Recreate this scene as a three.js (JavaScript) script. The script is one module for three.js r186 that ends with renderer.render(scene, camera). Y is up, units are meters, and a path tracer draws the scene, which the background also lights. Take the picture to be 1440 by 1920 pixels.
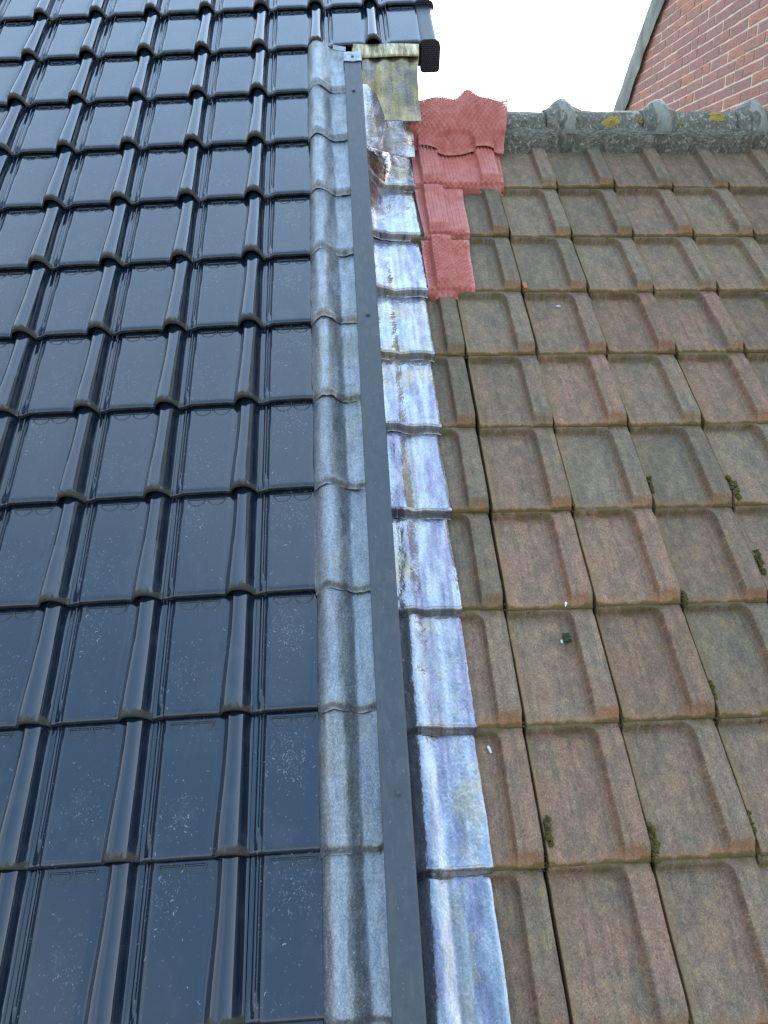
import * as THREE from 'three';
import { mergeGeometries, mergeVertices } from 'three/addons/utils/BufferGeometryUtils.js';

// ------------------------------------------------------------------ camera, sky, sun, exposure
const V3 = (x, y, z) => new THREE.Vector3(x, y, z);
const scene = new THREE.Scene();
const CAM = V3(0, 7, 0);
const F = 1440, TILT = 17.7 * Math.PI / 180, ROLL = 0.02;       // lens in photo pixels, downward tilt, roll
// world axes written in lens coordinates (x right, y up, z forward)
const upC = V3(-Math.sin(ROLL) * Math.cos(TILT), Math.cos(ROLL) * Math.cos(TILT), -Math.sin(TILT));
const fwC = V3(0, 0, 1).addScaledVector(upC, -upC.z).normalize();
const rtC = V3(upC.y * fwC.z - upC.z * fwC.y, upC.z * fwC.x - upC.x * fwC.z, upC.x * fwC.y - upC.y * fwC.x);
const toW = c => V3(c.dot(rtC), c.dot(upC), -c.dot(fwC));        // a direction, lens -> world
const camera = new THREE.PerspectiveCamera(2 * Math.atan(960 / F) * 180 / Math.PI, 0.75, 0.05, 400);
camera.position.copy(CAM);
camera.up.copy(toW(V3(0, 1, 0)));
camera.lookAt(CAM.clone().add(toW(V3(0, 0, 1))));
camera.updateMatrixWorld(true);

const renderer = new THREE.WebGLRenderer({ antialias: true });
renderer.toneMapping = THREE.LinearToneMapping;
renderer.toneMappingExposure = 1.5;
renderer.shadowMap.enabled = true;

// seeded random and noise
function rng(seed) { let a = seed >>> 0; return () => { a |= 0; a = a + 0x6D2B79F5 | 0; let t = Math.imul(a ^ a >>> 15, 1 | a); t = t + Math.imul(t ^ t >>> 7, 61 | t) ^ t; return ((t ^ t >>> 14) >>> 0) / 4294967296; }; }
const hsh = (x, y, z) => { let h = Math.imul(x, 374761393) + Math.imul(y, 668265263) + Math.imul(z, 2147483647 ^ 0x51ed27); h = Math.imul(h ^ h >>> 13, 1274126177); return ((h ^ h >>> 16) >>> 0) / 4294967296; };
function vn(x, y, z = 0) {
  const xi = Math.floor(x), yi = Math.floor(y), zi = Math.floor(z); let fx = x - xi, fy = y - yi, fz = z - zi;
  fx = fx * fx * (3 - 2 * fx); fy = fy * fy * (3 - 2 * fy); fz = fz * fz * (3 - 2 * fz);
  const L = (a, b, t) => a + (b - a) * t;
  const p = (k) => L(L(hsh(xi, yi, zi + k), hsh(xi + 1, yi, zi + k), fx), L(hsh(xi, yi + 1, zi + k), hsh(xi + 1, yi + 1, zi + k), fx), fy);
  return L(p(0), p(1), fz);
}
function fbm(x, y, z = 0, o = 4) { let s = 0, a = 0.5, n = 0; for (let i = 0; i < o; i++) { s += a * vn(x, y, z + i * 17); n += a; x *= 2.03; y *= 2.03; z *= 1.0; a *= 0.5; } return s / n; }
const sm = (a, b, x) => { const t = Math.min(1, Math.max(0, (x - a) / (b - a))); return t * t * (3 - 2 * t); };
const mix = (a, b, t) => a + (b - a) * t;
const mix3 = (a, b, t) => [mix(a[0], b[0], t), mix(a[1], b[1], t), mix(a[2], b[2], t)];

const SUN = V3(Math.sin(0.30) * Math.cos(0.52), Math.sin(0.52), -Math.cos(0.30) * Math.cos(0.52)).normalize();   // behind the ridges
{
  const W = 1024, H = 512, d = new Float32Array(W * H * 4);
  for (let j = 0; j < H; j++) for (let i = 0; i < W; i++) {
    const el = ((j + 0.5) / H - 0.5) * Math.PI, az = ((i + 0.5) / W - 0.5) * 2 * Math.PI;
    const x = Math.cos(az) * Math.cos(el), z = Math.sin(az) * Math.cos(el), y = Math.sin(el);
    const c = x * SUN.x + y * SUN.y + z * SUN.z, e = Math.max(0, y);
    const k = Math.pow(1 - e, 1.7);
    let col = mix3([0.47, 0.91, 1.56], [1.95, 2.05, 2.10], k);
    const g = Math.pow(Math.max(0, (c + 1) / 2), 3.2), g2 = Math.pow(Math.max(0, c), 14);
    col = col.map((q, n) => q * (0.56 + 0.78 * g) + [1.25, 1.3, 1.3][n] * g * 0.45 + g2 * 0.9);
    const s = 1 / (Math.abs(y) + 0.25);
    const cl = sm(0.46, 0.78, fbm(x * s * 1.6 + 7, z * s * 1.6 + 3, y, 5));
    col = col.map((q, n) => mix(q, q * 0.9 + [0.42, 0.40, 0.36][n], cl * 0.8));
    if (y < 0) col = mix3(col, [0.10, 0.10, 0.09], sm(0, -0.08, y));
    const o = (j * W + i) * 4; d[o] = col[0]; d[o + 1] = col[1]; d[o + 2] = col[2]; d[o + 3] = 1;
  }
  const t = new THREE.DataTexture(d, W, H, THREE.RGBAFormat, THREE.FloatType);
  t.mapping = THREE.EquirectangularReflectionMapping; t.magFilter = t.minFilter = THREE.LinearFilter; t.colorSpace = THREE.LinearSRGBColorSpace; t.needsUpdate = true;
  scene.background = t; scene.environment = t;
}
const sun = new THREE.DirectionalLight(new THREE.Color(1, 0.94, 0.84), 3);
sun.position.copy(CAM).addScaledVector(SUN, 30); sun.target.position.set(0, 6.5, -2.5);
sun.castShadow = true; sun.shadow.mapSize.set(2048, 2048);
Object.assign(sun.shadow.camera, { left: -8, right: 8, top: 8, bottom: -8, near: 1, far: 60 });
scene.add(sun, sun.target);

// ------------------------------------------------------------------ roof planes (fitted to the tile grid)
function frame(u, v, n, d) {
  const f = { uC: V3(...u), vC: V3(...v), nC: V3(...n), d };
  f.u = toW(f.uC).normalize(); f.w = toW(f.nC).negate().normalize(); f.v = f.w.clone().cross(f.u).normalize();
  f.O = CAM.clone().addScaledVector(f.w, -d);
  f.q = new THREE.Quaternion().setFromRotationMatrix(new THREE.Matrix4().makeBasis(f.u, f.v, f.w));
  f.at = (a, b, h = 0) => f.O.clone().addScaledVector(f.u, a).addScaledVector(f.v, b).addScaledVector(f.w, h);
  f.loc = p => { const e = p.clone().sub(f.O); return V3(e.dot(f.u), e.dot(f.v), e.dot(f.w)); };
  f.pix = (x, y, h = 0) => {                                      // a photo pixel met with the plane lifted by h
    const r = toW(V3(x - 720, 960 - y, F)); const t = (d - h) / -(r.dot(f.w));
    return f.loc(CAM.clone().addScaledVector(r, t));
  };
  return f;
}
const FL = frame([0.99819697, 0.05541749, 0.02305896], [-0.05953715, 0.86533095, 0.49765216], [0.007625, -0.49812774, 0.86707013], 1.68);
const FR = frame([0.99795006, 0.02304035, 0.05970605], [-0.05245236, 0.82898406, 0.55680714], [-0.03666633, -0.55879744, 0.82849321], 1.665);
const LW = 0.13192871 * 1.68, LG = 0.17145706 * 1.68, LU0 = -0.16402274 * 1.68, LV0 = 0.11243158 * 1.68;   // column width, row gauge, joint 0, row 0
const RW = 0.13235383 * 1.665, RG = 0.17308549 * 1.665, RU0 = 0.10950472 * 1.665, RV0 = 0.15044749 * 1.665;
const LT = 0.020, RT = 0.027;                                    // step from row to row
const dropLR = (u, v) => { const p = FR.at(u, v); const a = FL.loc(p).z; return -a / FR.w.dot(FL.w); };    // left plane above right plane there

// ------------------------------------------------------------------ helpers for objects
const taken = {};
function numbered(n) { if (!(n in taken)) { taken[n] = 0; return n; } taken[n]++; return n + '_' + String(taken[n]).padStart(3, '0'); }
function add(o, name, label, category, group, kind) {
  o.name = numbered(name); o.userData = { label, category };
  if (group) o.userData.group = group; if (kind) { o.userData.kind = kind; }
  shade(o); scene.add(o); return o;
}
function struct(o, name) { o.name = numbered(name); o.userData = { kind: 'structure' }; shade(o); scene.add(o); return o; }
function shade(o) { o.traverse(c => { if (c.isMesh) { c.castShadow = true; c.receiveShadow = true; } }); }
function part(parent, geo, mat, name, pos) { const m = new THREE.Mesh(geo, mat); m.name = name; if (pos) m.position.copy(pos); m.castShadow = m.receiveShadow = true; parent.add(m); return m; }

// a sheet through a grid of points; thick > 0 closes it into a slab. P(i,j) -> [x,y,z], uv(i,j) -> [a,b]
function sheet(ni, nj, P, UV, thick = 0) {
  const pos = [], uv = [], idx = [];
  for (let j = 0; j <= nj; j++) for (let i = 0; i <= ni; i++) { const p = P(i, j); pos.push(p[0], p[1], p[2]); const t = UV(i, j, p); uv.push(t[0], t[1]); }
  const W = ni + 1, id = (i, j) => j * W + i;
  for (let j = 0; j < nj; j++) for (let i = 0; i < ni; i++) idx.push(id(i, j), id(i + 1, j), id(i + 1, j + 1), id(i, j), id(i + 1, j + 1), id(i, j + 1));
  let g = new THREE.BufferGeometry();
  g.setAttribute('position', new THREE.Float32BufferAttribute(pos, 3)); g.setAttribute('uv', new THREE.Float32BufferAttribute(uv, 2)); g.setIndex(idx); g.computeVertexNormals();
  if (!thick) return g;
  const N = g.attributes.normal, n = N.count, nr = Array.from(N.array);
  for (let k = 0; k < n; k++) { pos.push(pos[3 * k] - thick * N.getX(k), pos[3 * k + 1] - thick * N.getY(k), pos[3 * k + 2] - thick * N.getZ(k)); uv.push(uv[2 * k], uv[2 * k + 1]); nr.push(-N.getX(k), -N.getY(k), -N.getZ(k)); }
  const top = idx.slice(); for (let k = 0; k < top.length; k += 3) idx.push(top[k] + n, top[k + 2] + n, top[k + 1] + n);
  const rim = []; for (let i = 0; i < ni; i++) rim.push([id(i, 0), id(i + 1, 0)]); for (let j = 0; j < nj; j++) rim.push([id(ni, j), id(ni, j + 1)]);
  for (let i = ni; i > 0; i--) rim.push([id(i, nj), id(i - 1, nj)]); for (let j = nj; j > 0; j--) rim.push([id(0, j), id(0, j - 1)]);
  for (const [a, b] of rim) {
    const o = pos.length / 3; const A = V3(pos[3 * a], pos[3 * a + 1], pos[3 * a + 2]), B = V3(pos[3 * b], pos[3 * b + 1], pos[3 * b + 2]);
    const nn = B.clone().sub(A).cross(V3(N.getX(a), N.getY(a), N.getZ(a))).normalize();
    for (const k of [a, b, b + n, a + n]) { pos.push(pos[3 * k], pos[3 * k + 1], pos[3 * k + 2]); uv.push(uv[2 * k], uv[2 * k + 1]); nr.push(nn.x, nn.y, nn.z); }
    idx.push(o, o + 3, o + 2, o, o + 2, o + 1);
  }
  g = new THREE.BufferGeometry();
  g.setAttribute('position', new THREE.Float32BufferAttribute(pos, 3)); g.setAttribute('uv', new THREE.Float32BufferAttribute(uv, 2)); g.setAttribute('normal', new THREE.Float32BufferAttribute(nr, 3)); g.setIndex(idx);
  return g;
}
function box(x0, x1, y0, y1, z0, z1) { const g = new THREE.BoxGeometry(x1 - x0, y1 - y0, z1 - z0); g.translate((x0 + x1) / 2, (y0 + y1) / 2, (z0 + z1) / 2); return g; }
function tex(w, h, fn, srgb = true, wrap = true) {
  const d = new Uint8Array(w * h * 4);
  for (let j = 0; j < h; j++) for (let i = 0; i < w; i++) { const c = fn((i + 0.5) / w, (j + 0.5) / h, i, j), o = (j * w + i) * 4; for (let k = 0; k < 3; k++) d[o + k] = Math.max(0, Math.min(255, Math.round(c[k]))); d[o + 3] = 255; }
  const t = new THREE.DataTexture(d, w, h, THREE.RGBAFormat); t.magFilter = THREE.LinearFilter; t.minFilter = THREE.LinearMipmapLinearFilter; t.generateMipmaps = true;
  t.wrapS = t.wrapT = wrap ? THREE.MirroredRepeatWrapping : THREE.ClampToEdgeWrapping; if (srgb) t.colorSpace = THREE.SRGBColorSpace; t.needsUpdate = true; return t;
}
// scattered marks in a unit field: list of [x, y, length, angle, half width, strength]
function marks(seed, n, w, h, fn) { const R = rng(seed), f = new Float32Array(w * h); for (let k = 0; k < n; k++) { const [x, y, l, a, r, s] = fn(R); const st = Math.max(1, Math.ceil(l * w)); for (let q = 0; q <= st; q++) { const px = (x + Math.cos(a + q * 0.05) * l * (q / st)) * w, py = (y + Math.sin(a + q * 0.05) * l * (q / st) * w / h) * h, rr = r * w; for (let yy = Math.floor(py - rr - 1); yy <= py + rr + 1; yy++) for (let xx = Math.floor(px - rr - 1); xx <= px + rr + 1; xx++) { if (xx < 0 || yy < 0 || xx >= w || yy >= h) continue; const dd = Math.hypot(xx + 0.5 - px, yy + 0.5 - py); const v = s * Math.max(0, Math.min(1, rr + 0.5 - dd)); if (v > f[yy * w + xx]) f[yy * w + xx] = v; } } } return f; }

// ------------------------------------------------------------------ materials
const M = {};
// black glaze, four wear patterns: dust specks, hair scratches, brown dirt on the lower lip
M.glaze = [0, 1, 2, 3, 4, 5].map(k => {
  const w = 288, h = 360, R0 = rng(50 + k), cx = 0.25 + 0.4 * R0(), cy = 0.3 + 0.45 * R0(), many = k > 3;
  const gs = () => (R0() + R0() + R0() - 1.5);
  const mk = marks(100 + k, many ? 520 : 230, w, h, R => { const cl = R() < 0.6; return [cl ? cx + gs() * 0.22 : R() * 0.75, cl ? cy + gs() * 0.2 : R(), R() < 0.3 ? R() * 0.03 : 0.002, R() * 6.3, 0.0012 + 0.0036 * R() * R(), 0.25 + 0.65 * R()]; });
  const pk = marks(300 + k, 5, w, h, R => [0.1 + R() * 0.6, R(), 0.008 * R(), R() * 6.3, 0.003 + 0.003 * R(), 0.9 * R()]);
  const dirt = (x, y) => { const n = fbm(x * 22, y * 9, k * 5.1, 4); const lip = sm(0.038, 0.024, y + (n - 0.5) * 0.035); const roll = sm(0.090, 0.05, y + (n - 0.5) * 0.10) * sm(0.69, 0.72, x); return Math.min(1, Math.max(lip * sm(0.25, 0.75, n), roll * sm(0.15, 0.5, n)) * 1.25); };
  const col = tex(w, h, (x, y, i, j) => { const m = mk[j * w + i], p = pk[j * w + i], d = dirt(x, y); const dust = fbm(x * 40, y * 48, k + 0.5, 3); let c = [20 + dust * 5, 31 + dust * 5, 43 + dust * 5]; c = mix3(c, [52, 43, 24], d * 0.9); const film = sm(0.52, 0.75, fbm(x * 5 + k * 3, y * 7, k + 0.2, 5)); c = mix3(c, [70, 74, 74], film * 0.22); c = mix3(c, [190, 194, 192], m * 0.85); return mix3(c, [190, 128, 110], p); }, true, false);
  const rgh = tex(w, h, (x, y, i, j) => { const v = 14 + 30 * sm(0.45, 0.75, fbm(x * 5 + k * 3, y * 7, k + 0.2, 5)) + 10 * fbm(x * 30, y * 30, k, 2) + 190 * Math.max(dirt(x, y), mk[j * w + i] * 0.8, pk[j * w + i]); return [0, v, 0]; }, false, false);
  return new THREE.MeshPhysicalMaterial({ map: col, roughnessMap: rgh, roughness: 1, metalness: 0, ior: 1.74 });
});
M.glazePlain = new THREE.MeshPhysicalMaterial({ color: new THREE.Color(0.011, 0.013, 0.018), roughness: 0.14, ior: 1.66 });
// weathered clay
const clayBump = tex(256, 336, (x, y) => { const a = fbm(x * 60, y * 80, 3, 3), b = fbm(x * 12, y * 15, 9, 3); const v = 255 * (0.65 * a + 0.35 * b); return [v, v, v]; }, false);
M.clay = [0, 1, 2, 3, 4, 5, 6].map(k => {
  const w = 288, h = 368, red = [0.1, 0.55, 0.9, 0.3, 0.75, 0.05, 0.45][k], R0 = rng(70 + k);
  const lich = marks(500 + k, 900, w, h, R => [R(), R(), 0.002, 0, 0.001 + 0.0028 * R() * R() * R(), 0.25 + 0.5 * R()]);
  const drk = marks(540 + k, 260, w, h, R => [R(), R(), 0.003 * R(), R() * 6.3, 0.001 + 0.002 * R() * R(), 0.3 + 0.5 * R()]);
  const ox = R0() * 50;
  const map = tex(w, h, (x, y, i, j) => {
    const n1 = fbm(x * 3 + ox, y * 4, k * 3.3, 5), n2 = fbm(x * 14 + ox, y * 18, k * 7, 4), n3 = fbm(x * 90, y * 110, k, 2);
    let c = mix3([120, 108, 91], [139, 107, 89], Math.min(1, Math.max(0, red + (n1 - 0.5) * 1.9)));
    c = mix3(c, [134, 113, 82], sm(0.50, 0.75, n2) * 0.45); const wl = sm(0.045, 0.012, Math.abs(x - 0.705 + (n2 - 0.5) * 0.03)) * sm(0.95, 0.8, y) * sm(0.06, 0.12, y); c = mix3(c, [112, 76, 54], wl * sm(0.3, 0.65, n2 * 0.5 + n1 * 0.5) * 0.5);                                    // ochre algae film in patches
    const st = fbm(x * 26 + ox, y * 2.6, k + 11, 4); c = mix3(c, [95, 85, 72], sm(0.5, 0.72, st) * 0.42); c = mix3(c, [100, 89, 75], sm(0.5, 0.66, fbm(x * 4 + ox * 2, y * 5, k + 15, 4)) * 0.35);
    const f = 0.80 + 0.34 * n3 + (n2 - 0.5) * 0.24 + (hsh(i, j, k) - 0.5) * 0.46; c = c.map(q => q * f);
    const low = sm(0.12, 0.045, y + (n2 - 0.5) * 0.13 + (n3 - 0.5) * 0.05 - 0.022 * sm(0.60, 0.78, x));                                         // bare clay along the lower edge, with a ragged outline
    c = mix3(c, [156, 98, 54], low * (0.2 + 0.9 * n1) * 0.58);
    const lft = sm(0.11, 0.03, x + (n2 - 0.5) * 0.12); c = mix3(c, [130, 108, 70], lft * 0.45);
    const ms = sm(0.062, 0.046, y + (n2 - 0.5) * 0.05); c = mix3(c, [mix(104, 80, n3), mix(84, 70, n3), 38], ms * 0.85);   // mossy front lip
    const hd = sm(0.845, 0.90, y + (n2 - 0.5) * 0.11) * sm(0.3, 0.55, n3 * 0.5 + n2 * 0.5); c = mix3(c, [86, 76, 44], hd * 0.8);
    c = mix3(c, [214, 204, 178], lich[j * w + i] * 0.6); return mix3(c, [62, 54, 46], drk[j * w + i] * 0.5);
  }, true, false);
  return [1.05, 0.95, 1.14].map((f, q) => new THREE.MeshStandardMaterial({ map, bumpMap: clayBump, bumpScale: 0.0012, roughness: 0.9, color: new THREE.Color(f * 1.03, f, f * (q === 1 ? 0.90 : 0.93)) }));
});
// lead: oxide tints over metal
function leadMat(seed, pal, rough, metal, speck, streak, grain = 1, bump = 0.0020) {
  const w = 512, h = 512; const sp = marks(seed, speck, w, h, R => [R(), R(), 0.002, 0, 0.0008 + 0.0022 * R() * R(), 0.4 + 0.6 * R()]);
  const sc = marks(seed + 1, 90, w, h, R => [R(), R(), 0.05 + 0.12 * R(), R() * 6.3, 0.0006, 0.5 * R()]);
  const map = tex(w, h, (x, y, i, j) => {
    const wx = 0.10 * (fbm(x * 6, y * 6, seed + 30, 3) - 0.5), wy = 0.14 * (fbm(x * 6 + 9, y * 6, seed + 31, 3) - 0.5); const a = fbm((x + wx) * 9, (y + wy) * 3.2, seed, 5), b = fbm((x - wx) * 11 + 4, (y + wy) * 3 + 8, seed + 3, 5), s = fbm(x * 34, y * 3.2, seed + 5, 4), g = fbm(x * 130, y * 130, seed, 2);
    let c = pal[0]; c = mix3(c, pal[1], sm(0.36, 0.72, a)); c = mix3(c, pal[2], sm(0.40, 0.74, b)); c = mix3(c, pal[3], sm(0.44, 0.80, fbm((x + wy) * 8 + 2, (y + wx) * 4 + 5, seed + 9, 5)));
    const f = 1 + streak * (s - 0.5) + grain * 0.34 * (g - 0.5); c = c.map(q => q * f);
    c = mix3(c, pal[4], sp[j * w + i] * 0.75); return mix3(c, [222, 226, 232], sc[j * w + i] * 0.4);
  });
  const rg = tex(w, h, (x, y, i, j) => { const v = 255 * Math.min(1, rough + 0.28 * (fbm(x * 14, y * 14, seed + 2, 4) - 0.5) + 0.35 * sp[j * w + i]); return [0, v, 0]; }, false);
  const bp = tex(w, h, (x, y) => { const v = 255 * (0.7 * fbm(x * 10, y * 10, seed + 4, 4) + 0.3 * fbm(x * 80, y * 60, seed, 2)); return [v, v, v]; }, false);
  return new THREE.MeshStandardMaterial({ map, roughnessMap: rg, roughness: 1, metalness: metal, bumpMap: bp, bumpScale: bump });
}
M.leadDull = leadMat(11, [[142, 147, 150], [130, 135, 140], [152, 156, 158], [138, 139, 134], [224, 228, 228]], 0.46, 0.78, 5200, 0.20, 1.0, 0.0011);
M.leadShiny = leadMat(23, [[156, 159, 164], [134, 128, 144], [168, 171, 174], [166, 156, 140], [206, 208, 210]], 0.23, 0.94, 1200, 0.34, 0.7);
M.leadGold = leadMat(37, [[158, 142, 108], [136, 124, 104], [170, 148, 98], [126, 118, 110], [196, 184, 150]], 0.36, 0.85, 700, 0.36);
M.leadBand = leadMat(41, [[150, 136, 100], [128, 118, 94], [164, 152, 118], [128, 104, 68], [184, 176, 146]], 0.36, 0.85, 200, 0.95);
M.strip = new THREE.MeshPhysicalMaterial({ color: new THREE.Color(0.075, 0.098, 0.118), roughness: 0.42, ior: 1.5, bumpMap: tex(128, 128, (x, y) => { const v = 255 * fbm(x * 26, y * 26, 2, 3); return [v, v, v]; }, false), bumpScale: 0.00015 });
{ const w = 256, h = 1024, mk = marks(77, 150, w, h, R => [R(), R(), R() < 0.3 ? 0.05 * R() : 0.004, R() * 6.3, 0.003 + 0.006 * R() * R(), 0.3 + 0.6 * R()]);
  M.strip.map = tex(w, h, (x, y, i, j) => { const n = fbm(x * 6, y * 40, 4, 4), d = sm(0.52, 0.72, fbm(x * 10, y * 14, 8, 5)); let c = [64 + 10 * n, 69 + 10 * n, 72 + 10 * n]; c = mix3(c, [98, 98, 92], d * 0.28); return mix3(c, [170, 170, 160], mk[j * w + i] * 0.6); }); M.strip.color.set(1, 1, 1); }
M.screw = new THREE.MeshStandardMaterial({ color: new THREE.Color(0.10, 0.12, 0.14), roughness: 0.35, metalness: 0.7 });
// brick-red embossed flashing mesh
M.red = new THREE.MeshStandardMaterial({ map: tex(256, 256, (x, y) => { const n = fbm(x * 8, y * 8, 6, 4); return [194 + 34 * (n - 0.5), 112 + 44 * (n - 0.5), 98 + 44 * (n - 0.5)]; }), roughness: 0.42 });
// ridge clay, mortar, brick
M.ridge = new THREE.MeshStandardMaterial({ map: tex(512, 256, (x, y) => { const n = fbm(x * 7, y * 5, 2, 5), g = fbm(x * 70, y * 50, 8, 3), l = fbm(x * 26, y * 17, 5, 4); let c = mix3([98, 97, 88], [122, 116, 100], n); c = mix3(c, [84, 84, 72], sm(0.5, 0.75, l) * 0.8); c = mix3(c, [176, 180, 168], sm(0.60, 0.74, fbm(x * 70 + 3, y * 46, 12, 4)) * 0.7); return c.map(q => q * (0.78 + 0.44 * g)); }), roughness: 0.92, bumpMap: clayBump, bumpScale: 0.003 });
M.mortarGrey = new THREE.MeshStandardMaterial({ map: tex(512, 256, (x, y) => { const n = fbm(x * 9, y * 6, 21, 5), g = fbm(x * 90, y * 60, 22, 3), l = fbm(x * 34, y * 24, 23, 4); let c = mix3([94, 93, 82], [128, 126, 112], n); c = mix3(c, [84, 80, 64], sm(0.5, 0.75, l) * 0.7); c = mix3(c, [186, 186, 168], sm(0.60, 0.76, fbm(x * 80 + 3, y * 50, 25, 3)) * 0.55); return c.map(q => q * (0.74 + 0.5 * g)); }), roughness: 0.95, bumpMap: clayBump, bumpScale: 0.006 });
M.verdigris = new THREE.MeshStandardMaterial({ map: tex(128, 128, (x, y) => { const n = fbm(x * 9, y * 9, 31, 5); return mix3([104, 108, 98], [170, 172, 158], n); }), roughness: 0.85, bumpMap: clayBump, bumpScale: 0.004 });
M.lichen = new THREE.MeshStandardMaterial({ map: tex(64, 64, (x, y) => mix3([150, 128, 56], [206, 180, 92], fbm(x * 18, y * 18, 41, 3))), roughness: 0.95, bumpMap: clayBump, bumpScale: 0.003 });
M.moss = new THREE.MeshStandardMaterial({ color: new THREE.Color(0.085, 0.066, 0.014), roughness: 1 });
M.mossDark = new THREE.MeshStandardMaterial({ color: new THREE.Color(0.045, 0.05, 0.018), roughness: 1 });
M.white = new THREE.MeshStandardMaterial({ color: new THREE.Color(0.75, 0.76, 0.74), roughness: 0.8 });
M.orange = new THREE.MeshStandardMaterial({ color: new THREE.Color(0.55, 0.17, 0.06), roughness: 0.8 });
M.brick = [0, 1, 2, 3, 4].map(k => new THREE.MeshStandardMaterial({ map: tex(96, 48, (x, y) => { const n = fbm(x * 5 + k * 9, y * 4, k, 4), g = fbm(x * 30, y * 16, k + 8, 3); let c = mix3([[188, 132, 116], [182, 130, 118], [192, 136, 118], [174, 126, 116], [200, 138, 112]][k], [166, 128, 120], sm(0.45, 0.7, n)); return c.map(q => q * (0.82 + 0.36 * g)); }), roughness: 0.92, bumpMap: clayBump, bumpScale: 0.003 }));
M.joint = new THREE.MeshStandardMaterial({ map: tex(256, 256, (x, y) => { const n = fbm(x * 20, y * 20, 51, 4); return mix3([238, 224, 200], [214, 198, 174], n); }), roughness: 0.95 });
M.deck = new THREE.MeshStandardMaterial({ color: new THREE.Color(0.03, 0.028, 0.025), roughness: 0.95 });
M.render = new THREE.MeshStandardMaterial({ color: new THREE.Color(0.22, 0.19, 0.17), roughness: 0.95 });
M.ground = new THREE.MeshStandardMaterial({ map: (() => { const t = tex(256, 256, (x, y) => mix3([92, 92, 88], [120, 118, 110], fbm(x * 12, y * 12, 61, 5))); t.repeat.set(60, 60); return t; })(), roughness: 0.95 });

// ------------------------------------------------------------------ ground
{ const g = new THREE.PlaneGeometry(600, 600); g.rotateX(-Math.PI / 2); struct(new THREE.Mesh(g, M.ground), 'ground'); }

// ------------------------------------------------------------------ glazed tile
const lerpList = (a, b, t) => a.map((q, i) => q + (b[i] - q) * t);
function glazedProfile(x, y) {                                   // height of the tile face; x across, y up the slope from the lower edge
  const t = Math.min(1, y / LG), xl = mix(0.148, 0.158, sm(0, 0.8, t)), xr = mix(0.2135, 0.211, t);
  let h;
  if (x < 0.026) {
    const fin = sm(0.03, 0.055, y);                               // water channel, then a thin rib that dies out above the lower edge
    const a = -0.011 + 0.008 * sm(0.0095, 0.0125, x) - 0.005 * sm(0.0165, 0.019, x) + 0.0035 * sm(0.021, 0.026, x), b = mix(-0.011, -0.0045, sm(0.004, 0.026, x));
    h = mix(b, a, fin);
  } else if (x < xl) h = -0.0030 * Math.pow(sm(xl - 0.020, xl - 0.001, x), 1.5) - 0.0045 * (1 - Math.sqrt(Math.max(0, 1 - Math.pow(Math.max(0, 0.037 - x) / 0.0112, 2))));
  else if (x < xr) { const q = 2 * (x - xl) / (xr - xl) - 1; const r = (q + 1) / 2, H = mix(0.031, 0.025, t); const R0 = 1 - 0.28 * Math.pow(Math.abs(Math.min(0, r - 0.50)) / 0.30, 2), R1 = 1 - 0.38 * Math.pow(Math.max(0, r - 0.50) / 0.36, 2.2); h = -0.003 + H * (r < 0.20 ? 0.72 * (r / 0.20) * (0.75 + 0.25 * r / 0.20) : r < 0.5 ? R0 : r < 0.86 ? R1 : mix(0.62, 0, Math.pow((r - 0.86) / 0.14, 1.15))); }
  else h = mix(-0.0022, -0.011, sm(xr, xr + 0.003, x));
  return h;
}
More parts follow.
